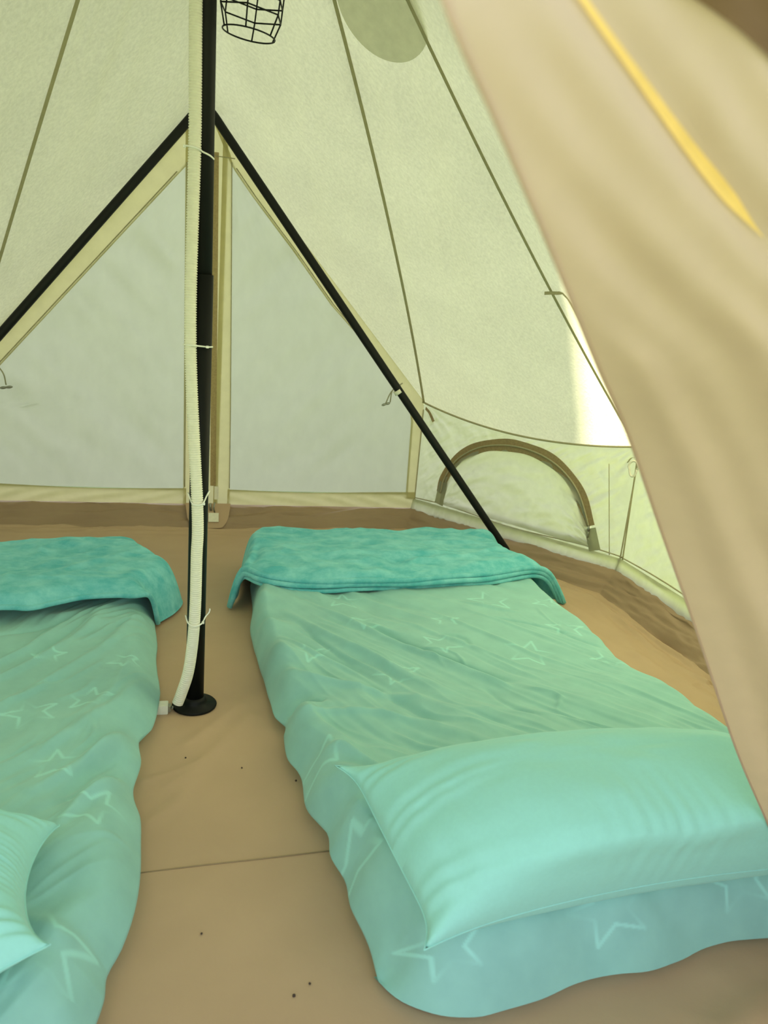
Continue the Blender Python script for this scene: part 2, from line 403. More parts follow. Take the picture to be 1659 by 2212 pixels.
# window cloth panel, slightly proud
cl = []
zz = smooth([WR(s, z, 0) for s, z in [(.155, .18), (.166, .313), (.208, .412), (.266, .479), (.347, .533), (.446, .562), (.533, .567), (.619, .552), (.694, .518), (.759, .463), (.81, .39), (.859, .271), (.885, .18)]], 90)
base = np.array([WR(s, .172, 0) for s in np.linspace(.155, .885, 90)])
v = np.linspace(0, 1, 30)[None, :, None]; PW = base[:, None]+(zz-base)[:, None]*v
a_, b_ = np.meshgrid(np.linspace(0, 1, 90), np.linspace(0, 1, 30), indexing='ij')
dd = .014*fbm(a_*5+b_*2, b_*2.5, 31)+.010*(1-2*np.abs(fbm(a_*7-b_*5, b_*4+a_*2, 37)))
dd = (dd+.004)*np.minimum(1, np.minimum(np.minimum(a_, 1-a_)*8, np.minimum(1-b_, b_)*6))
PW -= (nzc*np.sign(nzc[0]))*(.001+dd[..., None])
o = link('window_cloth', grid_mesh('window_cloth', PW), M['wall']); put(win, o)
pz = WR(.862, .262, .012)
o = link('zipper_puller', tubes_mesh('zipper_puller', [([pz+[0, 0, .012], pz-[0, 0, .012]], .006, 8), ([pz-[0, 0, .012], pz-[0, 0, .045]], .0035, 6)]), M['metal']); put(win, o)
# D-ring with webbing at the far corner of the right wall
rg = WR(.992, .578, .02)
t = np.linspace(0, 2*np.pi, 24)
dr = [rg+(B2-B1)/np.linalg.norm(B2-B1)*.024*math.cos(x)*(1 if math.sin(x) > 0 else .7)+np.array([0, 0, .034*math.sin(x)]) for x in t]
put(wr, tube('webbing_ring', dr, .005, M['label'], None, 8))
put(wr, ribbon('webbing_strap', smooth([WR(.962, .598, .006), WR(.975, .622, .012), WR(.993, .628, .012)], 10), nzc, .012, M['seam'], None, 0))
put(wr, ribbon('webbing_strap', smooth([WR(.03, .672, .012), WR(.065, .655, .03), WR(.092, .612, .03)], 10), (0, 0, 1), .016, M['zip'], None, 0))

# ---- far door wall, built as panels and bands sewn side by side
def door_y(X, Z):
    t = (1.9-Z)/1.8; yc = 1.5+.45*t
    xe = max(1e-3, (1.9-Z)*1.18/1.2) if Z > .7 else 1.18
    ye = 1.5+.43*(1.9-Z)/1.2 if Z > .7 else 1.93+.02*(.7-Z)/.6
    q = min(1, abs(X)/xe); return yc+(ye-yc)*q*q
def xedge(z): return (1.9-z)*1.18/1.2 if z > .7 else 1.18
def dpt(x, z, off=0): return [x, door_y(x, z)-off, z]
wb = tag(empty('wall_back', (0, 1.95, .1)), kind='structure')
door = tag(empty('door_1', (0, 1.95, .1)), 'closed two panel canvas door under the black frame', kind='structure')
def strip(name, xl, xr, z0, z1, mat, par, off=0, n=14, m=60, wr_=.0, seed=0, dirn=1):
    P = np.zeros((n, m, 3))
    for j in range(m):
        z = z0+(z1-z0)*j/(m-1); a, b = xl(z), xr(z)
        for i in range(n):
            x = a+(b-a)*i/(n-1); P[i, j] = dpt(x, z, off)
    if wr_:
        X, Z = P[..., 0], P[..., 2]; q = Z*1.0+dirn*X*1.1
        uu = np.linspace(0, 1, n)[:, None]; vv = np.linspace(0, 1, m)[None]
        P[..., 1] += wr_*(fbm(q*5, (Z*1.1-dirn*X)*1.2, seed)+.5*fbm(q*13, (Z-dirn*X)*2, seed+4))*np.minimum(1, np.minimum(uu, 1-uu)*6)*np.minimum(1, np.minimum(vv, 1-vv)*8)
    o = link(name, grid_mesh(name, P), mat); put(par, o); return o
zi = lambda tab: (lambda z: float(np.interp(z, [q[1] for q in tab], [q[0] for q in tab])))
rr_edge = zi([(1.137, .16), (1.125, .60), (1.10, .680), (.985, .815), (.823, .986), (.623, 1.164), (.414, 1.397), (.331, 1.483), (.221, 1.599), (.128, 1.706), (.115, 1.733), (.05, 1.86)])
band_r = zi([(.158, .16), (.149, .588), (.13, 1.25), (.115, 1.734), (.05, 1.86)])
ll_edge = lambda z: -min(1.137, max(.07, (1.775-z)*.915)) if z > .6 else -1.137
strip('door_panel', band_r, rr_edge, .185, 1.734, M['panel'], door, 0, 40, 70, .012, 3, -1)
strip('door_panel', ll_edge, lambda z: -.067, .185, 1.70, M['panel'], door, 0, 40, 70, .014, 5, 1)
strip('door_edge_band', lambda z: rr_edge(z)-.012, xedge, .16, 1.86, M['band'], door, .004, 8, 60, .004, 8, -1)
strip('door_edge_band', lambda z: -xedge(z), lambda z: ll_edge(z)+.01, .16, 1.86, M['band'], door, .004, 8, 60, .008, 9, 1)
strip('center_band', lambda z: .078, lambda z: band_r(z)+.004, .10, 1.86, M['band'], door, .006, 6, 50, .002, 10)
strip('center_band', lambda z: -.075, lambda z: .10, .10, 1.86, M['band'], door, .003, 6, 50, .002, 11)
o = strip('door_zipper', lambda z: .032+.03*(1.75-z)/1.6, lambda z: .062+.028*(1.75-z)/1.6, .21, 1.75, M['zip'], door, .010, 4, 30)
put(door, tube('band_stitching', [dpt(-.068, z, .006) for z in np.linspace(.2, 1.70, 30)], .0025, M['seam'], None, 6))
put(door, tube('band_stitching', [dpt(band_r(z)+.002, z, .008) for z in np.linspace(.2, 1.72, 30)], .002, M['seam'], None, 6))
put(door, tube('band_stitching', [dpt(x, 1.735, .012) for x in np.linspace(-.04, .13, 8)], .002, M['seam'], None, 6))
put(door, tube('band_stitching', [dpt(rr_edge(z)+.004, z, .008) for z in np.linspace(.7, 1.70, 40)], .0022, M['seam'], None, 6))
put(door, tube('band_stitching', [dpt(ll_edge(z)-.004, z, .010) for z in np.linspace(.7, 1.66, 40)], .0025, M['seam'], None, 6))
# pleated lower hem of the two panels
def hem(x0, x1, seed):
    n, m = 160, 8; P = np.zeros((n, m, 3))
    for i in range(n):
        x = x0+(x1-x0)*i/(n-1)
        for j in range(m):
            q = j/(m-1); z = .105+.085*q+.006*math.sin(x*5+seed)*q; k = x*(1 if seed > 1 else -1)
            y = door_y(x, z)-.012-.007*math.sin((k*9+q*2.4)*3.1+1.5*math.sin(k*7))*math.sin(math.pi*min(1, q+.1))
            P[i, j] = (x, y, z)
    o = link('door_hem', grid_mesh('door_hem', P), M['band']); put(door, o)
hem(-1.18, -.06, 1); hem(.15, 1.18, 2)
# seam of the roof edge above the door
# rounded groundsheet flap and label, metal clip
n, m = 24, 10; P = np.zeros((n, m, 3))
for i in range(n):
    for j in range(m):
        x = -1+2*i/(n-1); q = j/(m-1); bot = -(1-abs(x)**3.2)**.5*.135 if abs(x) < 1 else 0
        dn_ = -bot*q*1.25; P[i, j] = (.052+x*.115, 1.905-.55*dn_, max(.118-.72*dn_, .010))
gf = link('groundsheet_flap', grid_mesh('groundsheet_flap', P), M['floor']); put(wb, gf)
me = bpy.data.meshes.new('care_label'); bm = bmesh.new(); bmesh.ops.create_cube(bm, size=1, matrix=Matrix.Translation((.080, 1.850, .057)) @ Matrix.Rotation(.92, 4, 'X') @ Matrix.Diagonal((.052, .050, .003, 1))); bm.to_mesh(me); bm.free()
put(wb, link('care_label', me, M['label']))
put(wb, link('metal_clip', tubes_mesh('metal_clip', [([[.062, 1.88, .125], [.066, 1.88, .085]], .006, 8), ([[.085, 1.878, .13], [.08, 1.875, .10], [.088, 1.875, .07]], .004, 6)]), M['metal']))
me = bpy.data.meshes.new('zip_garage'); bm = bmesh.new(); bmesh.ops.create_cube(bm, size=1, matrix=Matrix.Translation((.093, 1.905, .175)) @ Matrix.Diagonal((.022, .006, .07, 1))); bm.to_mesh(me); bm.free()
put(door, link('zip_end_cover', me, M['label']))
# toggles with cord loops
def toggle(p0, pm, p1, bar):
    o = tube('toggle_cord', smooth([p0, pm, p1], 14), .0032, M['cord'], None, 6); put(door, o)
    a, b = np.array(bar[0]), np.array(bar[1]); t = np.linspace(0, 1, 9)[:, None]
    put(door, tube('toggle_bar', a+(b-a)*t, [.003, .006, .007, .006, .0045, .006, .007, .006, .003], M['metal'], None, 8))
toggle(dpt(-.935, .80, .02), dpt(-.885, .745, .05), dpt(-.876, .69, .05), (dpt(-.905, .673, .05), dpt(-.848, .683, .05)))
toggle(dpt(1.03, .80, .03), dpt(.975, .765, .05), dpt(.968, .70, .05), (dpt(.923, .682, .05), dpt(.968, .696, .05)))
toggle(dpt(1.02, .79, .03), dpt(.968, .755, .05), dpt(.943, .69, .05), (dpt(.9235, .6825, .05), dpt(.9675, .6955, .05)))

# ------------------------------------------------------------------ groundsheet: flat floor turning up into a low tub edge
poly = np.array([(0, 1.955), (1.18, 1.955), (1.875, .895), (1.875, -.895), (1.18, -1.955), (0, -1.955), (-1.18, -1.955), (-1.875, -.895), (-1.875, .895), (-1.18, 1.955)])
def Rth(th):
    d = np.array([math.cos(th), math.sin(th)]); best = 9
    for i in range(len(poly)):
        a, b = poly[i], poly[(i+1) % len(poly)]; e = b-a; den = d[0]*e[1]-d[1]*e[0]
        if abs(den) < 1e-9: continue
        t = (a[0]*e[1]-a[1]*e[0])/den; s = (a[0]*d[1]-a[1]*d[0])/den
        if t > 0 and -1e-6 <= s <= 1+1e-6: best = min(best, t)
    return best
ths = np.linspace(0, 2*np.pi, 1440, endpoint=False); Rv = np.array([Rth(t) for t in ths])
fr = np.concatenate([np.linspace(.004, .90, 150), np.linspace(.905, 1, 40)])
TH, FR = np.meshgrid(ths, fr, indexing='ij'); RR = Rv[:, None]*FR
X = RR*np.cos(TH); Y = RR*np.sin(TH); arc = TH*2.1
q = np.clip((FR-.935)/(1-.935), 0, 1)
Z = .105*q**.9
k = np.clip((FR-.86)/.06, 0, 1)*np.clip((1.0-FR)/.012, 0, 1)
wv_ = .6*fbm(arc*1.3, FR*6, 39, 2); tuck = .006+.010*(1-2*np.abs(fbm(arc*2.6+FR*16, FR*46+wv_, 41, 3)))+.004*fbm(arc*8, FR*90+wv_, 43, 3)
Z = Z+k*tuck
rad = 1-k*(.006+.014*np.abs(fbm(arc*2.6+3, FR*44+wv_, 45))+.005*fbm(arc*8, FR*80, 46))*q*(1-q*.5)
X *= rad; Y *= rad
# gentle ripples on the flat part, deeper along the right side and by the near edge
fl_amp = .0016+.004*np.exp(-((X-1.55)/.22)**2)*(Y > -1)*1.0+.003*np.exp(-((Y+1.25)/.25)**2)*(X > .5)
inner = np.clip((.95-FR)/.05, 0, 1)
Z += inner*(fl_amp*(fbm(X*3.1+Y*1.1, Y*2.0-X, 51, 3)+.4*fbm(X*8, Y*8, 55, 3)))
def groove(pl, a, wdt):
    global Z
    d, t = seg_dist(X, Y, pl); Z = Z-a*np.exp(-(d/wdt)**2)*inner
def ridge(pl, a, wdt): groove(pl, -a, wdt)
ridge([(.13, .0), (.05, -.12), (-.02, -.2)], .004, .018); ridge([(.16, -.07), (.08, -.2), (.02, -.3), (-.05, -.38)], .004, .02)
ridge([(.0, -.36), (-.04, -.46), (-.1, -.52)], .003, .02); ridge([(.02, -.28), (-.05, -.33), (-.12, -.36)], .003, .012)
ridge([(.9, -1.2), (1.15, -1.13), (1.4, -1.08)], .008, .035); ridge([(.6, -1.32), (.9, -1.22), (1.2, -1.2)], .006, .03)
ridge([(1.55, .75), (1.62, .45), (1.58, .1)], .007, .03); ridge([(1.48, .5), (1.6, .2), (1.66, -.1)], .006, .02)
Z = np.where(FR < .93, np.maximum(Z, -.006), Z)
ks = int(np.searchsorted(fr, .934)); FP = np.stack([X, Y, Z], -1)
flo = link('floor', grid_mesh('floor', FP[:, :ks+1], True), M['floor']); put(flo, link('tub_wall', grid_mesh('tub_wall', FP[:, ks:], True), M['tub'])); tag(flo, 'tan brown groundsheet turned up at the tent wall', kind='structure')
put(flo, tube('floor_seam', [[-.14, -.684, .0012], [.006, -.675, .0012], [.14, -.671, .0012], [.33, -.664, .0012]], .0014, M['sheet_trim'], None, 6))
me = bpy.data.meshes.new('grit'); bm = bmesh.new()
for gx, gy in ((1.477, -.085), (.205, -1.0), (.175, -1.02), (.02, -.86), (.1, -1.08), (-.02, -.27), (.12, -.33), (.25, -.4), (.16, -1.12), (.05, -1.13)):
    bmesh.ops.create_icosphere(bm, subdivisions=1, radius=random.uniform(.0022, .0036), matrix=Matrix.Translation((gx, gy, .002)))
bm.to_mesh(me); bm.free(); g = link('grit', me, M['grit'], flo); g['kind'] = 'stuff'
# outside ground
n = 24; gx, gy = np.meshgrid(np.linspace(-25, 25, n), np.linspace(-25, 25, n), indexing='ij')
gr = link('ground', grid_mesh('ground', np.stack([gx, gy, -.03+0*gx], -1)), M['grass']); tag(gr, 'grass around the tent', kind='structure')

# tree added out of view to keep the sun off most of the canvas
Bm = np.array([1.58, .96, .88]); bd = np.array([.42, .64, -.65]); s_ = np.array(SUN); nl = np.cross(bd, s_); nl /= np.linalg.norm(nl)
tc_ = Bm+s_*8-nl*4.0
sun_blocker = tag(empty('sun_blocker', (tc_[0]+.5, tc_[1]+.5, -.03)), 'leafy blocker added out of view to shade the canvas roof', 'sun_blocker')
def blocker_crown(c_, r_, sd):
    me = bpy.data.meshes.new('blocker_crown'); bm = bmesh.new(); bmesh.ops.create_icosphere(bm, subdivisions=5, radius=r_)
    for v_ in bm.verts:
        nrm = v_.co.normalized(); v_.co += nrm*(.10*noise.noise(v_.co*.9+V((sd, 0, 0)))+.05*noise.noise(v_.co*3))
    bm.to_mesh(me); bm.free(); cr = link('blocker_crown', me, M['blocker_leaf']); cr.location = tuple(c_); put(sun_blocker, cr)
blocker_crown(tc_, 4.0, 0)
blocker_crown(np.array([.15, -1.85, 1.3])+s_*7.5, 1.75, 5)  # second blob added out of view to keep sun off the door flap
tk = tube('blocker_trunk', [[tc_[0]+.5, tc_[1]+.5, -.03], [tc_[0]+.3, tc_[1]+.4, 2], [tc_[0], tc_[1], tc_[2]-1]], [.3, .22, .2], M['blocker_bark'], None, 12); put(sun_blocker, tk)

# ------------------------------------------------------------------ A-frame pole of the far door
af = tag(empty('door_frame_pole', (0, 1.43, 0)), 'black steel A frame pole standing in front of the far door', 'tent pole')
apx = np.array([0, 1.44, 1.895]); fr_ = np.array([1.515, 1.32, .03]); fL = np.array([-1.575, 1.415, .0])
def leg(foot):
    t = np.linspace(0, 1, 40)[:, None]; dr_ = (foot-apx); st = apx+dr_*.055*np.array([1, 1, .8])
    p = np.vstack([smooth([apx+[0, 0, .0], apx+dr_*.02*[1, 1, .45], st], 8), lerp(st, foot, np.linspace(.02, 1, 40)[:, None])])
    return p
for f_ in (fr_, fL):
    o = tube('frame_leg', leg(f_), .0185, M['black'], None, 14); put(af, o)
    k = leg(f_); mid = k[30]; d_ = (f_-apx)/np.linalg.norm(f_-apx)
# tie strap round the frame leg
sc_ = lerp(apx, fr_, .60)
sc_ = apx+(fr_-apx)*.585; d_ = (fr_-apx)/np.linalg.norm(fr_-apx)
put(af, tag(tube('tie_strap', [sc_-d_*.009, sc_+d_*.009], .021, M['label'], None, 14), 'pale webbing strap'))
put(af, ribbon('hanging_loop', smooth([[.03, 1.44, 2.005], [.062, 1.43, 1.965], [.075, 1.43, 1.89]], 8), (1, 0, .2), .02, M['band'], None, 0))

# near door frame (outside the picture, holds the open door)
nf = tag(empty('door_frame_pole', (0, -1.43, 0)), 'black A frame pole of the open near door', 'tent pole')
for f_ in (fr_, fL):
    o = tube('frame_leg', leg(f_)*np.array([1, -1, 1]), .0185, M['black'], None, 10); put(nf, o)

# ------------------------------------------------------------------ centre pole
cp = tag(empty('center_pole', (0, 0, 0)), 'black steel center pole on a round foot plate', 'tent pole')
link('tube', tubes_mesh('tube', [([[.004, 0, 1.208], [-.001, 0, 2.6]], .0218, 28)]), M['black'], cp)
link('tube', tubes_mesh('tube', [([[.0, 0, .02], [.002, 0, .6], [.005, 0, 1.2075]], [.0255, .0252, .0242], 28)]), M['blackm'], cp)
n = 56; prof = [(.0005, .014), (.033, .014), (.034, .030), (.030, .034), (.0265, .036)]
def lathe(name, prof, mat, par, n=56, c=(0, 0, 0)):
    a = np.linspace(0, 2*np.pi, n, endpoint=False)
    P = np.array([[(c[0]+r*math.cos(t), c[1]+r*math.sin(t), c[2]+z) for r, z in prof] for t in a])
    return link(name, grid_mesh(name, P, True), mat, par)
lathe('foot_plate', [(.0005, .001), (.058, .001), (.0625, .003), (.0635, .007), (.060, .011), (.036, .013), (.0345, .024), (.0305, .031), (.026, .033)], M['blackm'], cp)

# white corrugated hose cable-tied to the pole
hp = smooth([(-.026, -.022, 2.45), (-.025, -.022, 2.1), (-.024, -.022, 1.809), (-.022, -.022, 1.616), (-.0215, -.022, 1.485), (-.026, -.024, 1.196), (-.025, -.024, 1.038), (-.019, -.03, .897), (-.0085, -.038, .729), (-.002, -.044, .631), (.001, -.045, .542), (-.001, -.045, .476), (-.002, -.045, .342), (-.007, -.045, .232), (-.018, -.045, .134), (-.036, -.042, .066), (-.048, -.041, .030)], 300)
L_ = np.concatenate([[0], np.cumsum(np.linalg.norm(np.diff(hp, axis=0), axis=1))])
pitch = .0062; nn_ = int(L_[-1]/pitch); qs, rs = [], []
for i in range(nn_):
    amp = .0024 if (i+.5)*pitch < L_[-1]-.24 else .0005
    for d_, r_ in ((.0, 0), (.18, 0), (.38, 1), (.78, 1)):
        qs.append((i+d_)*pitch); rs.append(.0158-amp*(1-r_))
hpts = np.stack([np.interp(qs, L_, hp[:, k]) for k in range(3)], 1)
# keep the tangent smooth by nudging with the fine curve
ho = tube('cable_conduit', hpts, rs, M['white'], None, 18); hoe = tag(ho, 'white corrugated cable conduit running down the center pole', 'cable conduit')

def tie(z, pts, head, label):
    t = tag(empty('cable_tie', tuple(pts[0])), label, 'cable tie', 'cable ties along the center pole')
    put(t, tube('strap', smooth(pts, 24), .0022, M['tie'], None, 6))
    me = bpy.data.meshes.new('head'); bm = bmesh.new(); bmesh.ops.create_cube(bm, size=1, matrix=Matrix.Translation(head) @ Matrix.Diagonal((.007, .006, .006, 1)))
    bmesh.ops.bevel(bm, geom=bm.edges[:], offset=.0012, segments=1); bm.to_mesh(me); bm.free(); put(t, link('head', me, M['tie']))
def loop(z, xc, tilt=0):
    return None
tie(1.49, [(.024, -.008, 1.478), (.014, -.022, 1.483), (-.004, -.026, 1.489), (-.008, -.036, 1.491), (-.022, -.040, 1.494), (-.038, -.030, 1.497), (-.044, -.02, 1.498)], (-.045, -.02, 1.497), 'white cable tie high on the center pole, below the frame apex')
tie(1.03, [(-.042, -.024, 1.033), (-.026, -.042, 1.033), (-.010, -.036, 1.032), (.003, -.028, 1.031), (.018, -.02, 1.030), (.030, -.004, 1.030)], (.017, -.024, 1.030), 'white cable tie at mid height of the center pole')
tie(.63, [(-.026, -.012, .642), (-.020, -.03, .630), (-.014, -.058, .624), (-.002, -.0625, .622), (.012, -.058, .624), (.022, -.03, .638), (.030, -.006, .648)], (.015, -.057, .624), 'white cable tie level with the bottom of the far door')
tie(.285, [(-.028, -.014, .290), (-.022, -.045, .282), (-.012, -.060, .278), (0, -.0625, .277), (.012, -.055, .279), (.018, -.045, .281), (.026, -.03, .292), (.036, -.022, .302), (.037, -.022, .312)], (.019, -.046, .281), 'lowest white cable tie with a loose tail, above the foot plate')

# white connector box on the floor
cb = tag(empty('connector_box', (-.085, -.03, 0)), 'small white plastic connector box on the floor beside the pole foot', 'connector')
def bevbox(name, c, s, mat, par, bev=.002, rz=0):
    me = bpy.data.meshes.new(name); bm = bmesh.new(); bmesh.ops.create_cube(bm, size=1, matrix=Matrix.Translation(c) @ Matrix.Rotation(rz, 4, 'Z') @ Matrix.Diagonal((*s, 1)))
    bmesh.ops.bevel(bm, geom=bm.edges[:], offset=bev, segments=2); bm.to_mesh(me); bm.free(); o = link(name, me, mat); put(par, o); return o
bevbox('housing', (-.098, -.028, .014), (.05, .032, .026), M['white'], cb)
bevbox('terminal', (-.0695, -.028, .013), (.008, .022, .016), M['metal'], cb, .001)
for dy in (-.007, .0, .007): put(cb, tube('pin', [[-.066, -.028+dy, .014], [-.058, -.030+dy*.6, .015]], .0015, M['metal'], None, 6))

# ------------------------------------------------------------------ black wire lantern
lan = tag(empty('wire_lantern', (.1, 0, 1.86)), 'black wire cage lantern hanging beside the center pole', 'lantern')
ca = np.array([.103, 0, 1.803]); ax = V((.10, -.07, 1)).normalized(); Rm = np.array(V((0, 0, 1)).rotation_difference(ax).to_matrix())
def lp(r, a, z): return ca+Rm @ np.array([r*math.cos(a), r*math.sin(a), z])
N6 = 6; off6 = .36
ringA = [lp(.077, off6+2*math.pi*i/N6, .034) for i in range(N6)]
ringB = [lp(.077, off6+2*math.pi*i/N6, .004) for i in range(N6)]
ringT = [lp(.077, off6+2*math.pi*i/N6, .085) for i in range(N6)]
ringC = [lp(.062, off6+2*math.pi*i/N6, -.040) for i in range(N6)]
wr_ = .0019
for R_ in (ringA, ringB, ringT):
    put(lan, link('cage_ring', tubes_mesh('cage_ring', [([R_[i], R_[(i+1) % N6]], wr_, 8) for i in range(N6)]), M['blackm']))
put(lan, tube('bottom_ring', [lp(.062, a, -.040) for a in np.linspace(0, 2*math.pi, 49)], wr_, M['blackm'], None, 8))
for i in range(N6):
    put(lan, link('cage_wire', tubes_mesh('cage_wire', [([ringT[i], ringA[i], ringB[i], ringC[i]], wr_, 8)]), M['blackm']))
    if i % 2: put(lan, link('cage_wire', tubes_mesh('cage_wire', [([lp(.02, off6+2*math.pi*i/N6, .15), ringT[i]], wr_, 8)]), M['blackm']))
put(lan, link('lamp_socket', tubes_mesh('lamp_socket', [([lp(0, 0, .165), lp(0, 0, .12), lp(0, 0, .105)], [.018, .02, .016], 20)]), M['black']))
put(lan, tube('hanging_cord', [lp(0, 0, .16), [.09, .0, 2.1], [.03, .0, 2.42]], .003, M['blackm'], None, 8))

# ------------------------------------------------------------------ beds
STAR = []
def star(cx, cy, r, rot, stretch=1.0, gaps=0):
    p = []
    for i in range(11):
        a = rot+i*math.pi/5; q = r*(1 if i % 2 == 0 else .42); p.append((cx+q*math.cos(a), cy+q*math.sin(a)*stretch))
    return p
def gauss_print(X, Y, stars, w=.0042):
    m = np.zeros(X.shape)
    for s in stars:
        d, t = seg_dist(X, Y, s); wob = np.clip(.75+.7*np.sin(t*13+s[0][0]*30), .12, 1); m = np.maximum(m, np.exp(-(d/w)**4)*wob)
    return m
def prof(d, w, p=2.2): return 1-(1-np.clip(d/w, 0, 1))**p

def make_sheet(L, R, B, F, Hf, wl, wr, wf, folds, stars, seed, dirv, nu=330, nv=560):
    S = coons(L, R, B, F, nu, nv, 1.35); X, Y = S[..., 0].copy(), S[..., 1].copy()
    dl, _ = seg_dist(X, Y, smooth(L, 120)); dr, _ = seg_dist(X, Y, smooth(R, 80)); df, _ = seg_dist(X, Y, smooth(F, 80))
    H = Hf(Y)
    pr = prof(dl, wl(Y), 2.4)*prof(dr, wr, 2.2)*prof(df, wf, 2.4)
    Z = .004+H*pr
    k = np.clip(np.minimum(np.minimum(dl, dr), df)/.05, .12, 1)
    # drawn folds
    for pl, a, wd_ in folds:
        d, t = seg_dist(X, Y, pl); Z += k*1.35*a*np.exp(-(d/wd_)**2)*np.sin(np.pi*np.clip(t*.9+.05, 0, 1))**.6
    rg_ = np.random.default_rng(seed+100)
    for _ in range(46):
        x0 = rg_.uniform(X.min()+.05, X.max()-.1); y0 = rg_.uniform(-.75, .5); an = dirv+rg_.normal(0, .22); Ls = rg_.uniform(.10, .42)
        if seed == 5 and x0 > .95 and rg_.random() < .6: continue
        cx_, cy_ = math.cos(an), math.sin(an); bow = rg_.normal(0, .03)
        pl = [(x0, y0), (x0+cx_*Ls*.5-cy_*bow, y0+cy_*Ls*.5+cx_*bow), (x0+cx_*Ls, y0+cy_*Ls)]
        d, t = seg_dist(X, Y, smooth(pl, 8)); Z += k*rg_.choice([1, 1, -1])*rg_.uniform(.004, .009)*np.exp(-(d/rg_.uniform(.006, .012))**2)*np.sin(np.pi*np.clip(t, 0.01, .99))
    # fine creases along the pull direction
    c, s = math.cos(dirv), math.sin(dirv); wx = .12*fbm(X*1.7, Y*1.7, seed+60, 2)
    a1 = (X*c+Y*s); a2 = (-X*s+Y*c)+wx
    patch = np.clip(.5+.9*fbm(X*2.1, Y*2.1, seed+70, 2), 0, 1.4)
    ridg = lambda x, y, sd: 1-2*np.abs(fbm(x, y, sd, 2))
    Z += k*(patch*(.0085*ridg(a1*2.1, a2*11, seed)+.0032*ridg(a1*4, a2*26, seed+3))+.007*fbm(X*4, Y*4, seed+6, 3))
    # side drop: vertical pleats
    side = np.exp(-np.minimum(dl, df)/.06)
    Z += .4*side*Z*fbm(Y*9+X*5, X*3, seed+20, 2)
    Z = np.maximum(Z, .003)
    lift = (.026+.014*fbm(Y*6, X*6, seed+33, 2))*np.clip(1.0-(Y-.1)*1.3, .35, 1)
    eb = np.exp(-np.minimum(np.minimum(dl, dr), df)/.035); Z = Z+lift*eb
    st = gauss_print(X, Y-(H-Z)*(df < wf)*1.0, stars)
    G3 = np.stack([X, Y, Z], -1); G3 = np.concatenate([G3[:1], G3, G3[-1:]], 0); G3 = np.concatenate([G3, G3[:, -1:]], 1)
    st = np.pad(st, ((1, 1), (0, 1)))
    cxy = np.array([X.mean(), 0])
    G3[0, :, 0] += .030; G3[-1, :, 0] -= .030; G3[:, -1, 1] += .032
    G3[0, :, 2] = .0015; G3[-1, :, 2] = .0015; G3[:, -1, 2] = .0015
    me = grid_mesh('bed_sheet', G3)
    at = me.attributes.new('print', 'FLOAT', 'POINT'); at.data.foreach_set('value', st.reshape(-1).astype(np.float32))
    o = link('bed_sheet', me, M['sheet']); return o

RB_L = [(.215, .95), (.21, .704), (.188, .489), (.192, .336), (.201, .166), (.213, -.014), (.219, -.133), (.242, -.195), (.233, -.253), (.233, -.35), (.256, -.441), (.254, -.557), (.285, -.664), (.283, -.729), (.302, -.799), (.301, -.873), (.318, -.960), (.320, -1.035)]
RB_F = [(.320, -1.035), (.348, -1.082), (.395, -1.118), (.459, -1.134), (.510, -1.132), (.590, -1.120), (.692, -1.098), (.794, -1.096), (.88, -1.082), (.955, -1.062), (1.056, -1.057), (1.2, -1.06), (1.38, -1.04)]
RB_R = [(1.42, .95), (1.42, .527), (1.42, .265), (1.40, .06), (1.405, -.105), (1.43, -.168), (1.44, -.281), (1.44, -.6), (1.41, -.9), (1.38, -1.04)]
rfolds = []
def F(pts, a, w_): rfolds.append((pts, a, w_))
F([(.30, .40), (.40, .22), (.50, .06), (.60, -.10), (.68, -.24)], .012, .016)
F([(.38, .50), (.50, .30), (.62, .12), (.75, -.06), (.86, -.2)], .010, .014)
F([(.56, .28), (.66, .12), (.78, -.05), (.90, -.18)], -.014, .016)
F([(.27, .18), (.36, .06), (.46, -.06), (.52, -.2)], .010, .013)
F([(.24, -.02), (.32, -.10), (.45, -.18), (.58, -.26)], .014, .016)
F([(.235, -.17), (.28, -.20), (.33, -.22)], -.03, .013)
F([(.25, -.28), (.36, -.30), (.48, -.34), (.60, -.42)], .008, .014)
F([(.26, -.46), (.34, -.52), (.40, -.62), (.44, -.74)], .014, .016)
F([(.28, -.62), (.33, -.72), (.36, -.86), (.40, -.98)], .010, .014)
F([(.66, .35), (.78, .18), (.95, -.02), (1.05, -.15)], .006, .012)
F([(.80, .42), (.92, .22), (1.06, .02), (1.2, -.15)], .005, .011)
F([(.70, .02), (.80, -.10), (.88, -.22)], .008, .010)
F([(.33, .30), (.40, .12), (.46, .0)], -.006, .010)
F([(.95, .40), (1.1, .2), (1.25, .0)], .004, .010)
F([(.60, -1.07), (.80, -1.03), (1.0, -.99), (1.3, -.97)], .008, .03)
rstars = [star(1.08, .47, .085, .3), star(1.05, .03, .085, 1.1), star(.52, .50, .075, .2), star(.77, .10, .07, .9), star(1.26, .20, .07, .1), star(.35, .07, .07, .6), star(.58, -.10, .075, .4),
          star(.74, -1.10, .085, .62), star(.42, -1.14, .07, .62), star(1.04, -1.06, .085, .5), star(.32, -.80, .06, .3), star(.55, .28, .06, .8), star(.85, .30, .05, .2), star(1.3, -.05, .07, .5), star(1.3, .45, .06, .8), star(.3, -.5, .06, 0)]
sr = make_sheet(RB_L, RB_R, [(.215, .95), (.8, .98), (1.42, .95)], RB_F, lambda Y: .125+.06*np.clip((-Y-.1)/.8, 0, 1), lambda Y: .06+.055*np.clip((.2-Y), 0, 1), .09, .15, rfolds, rstars, 5, -1.0)
tag(sr, 'mint green star printed sheet over the right hand mattress', 'bed sheet', 'star printed sheets on the floor beds')

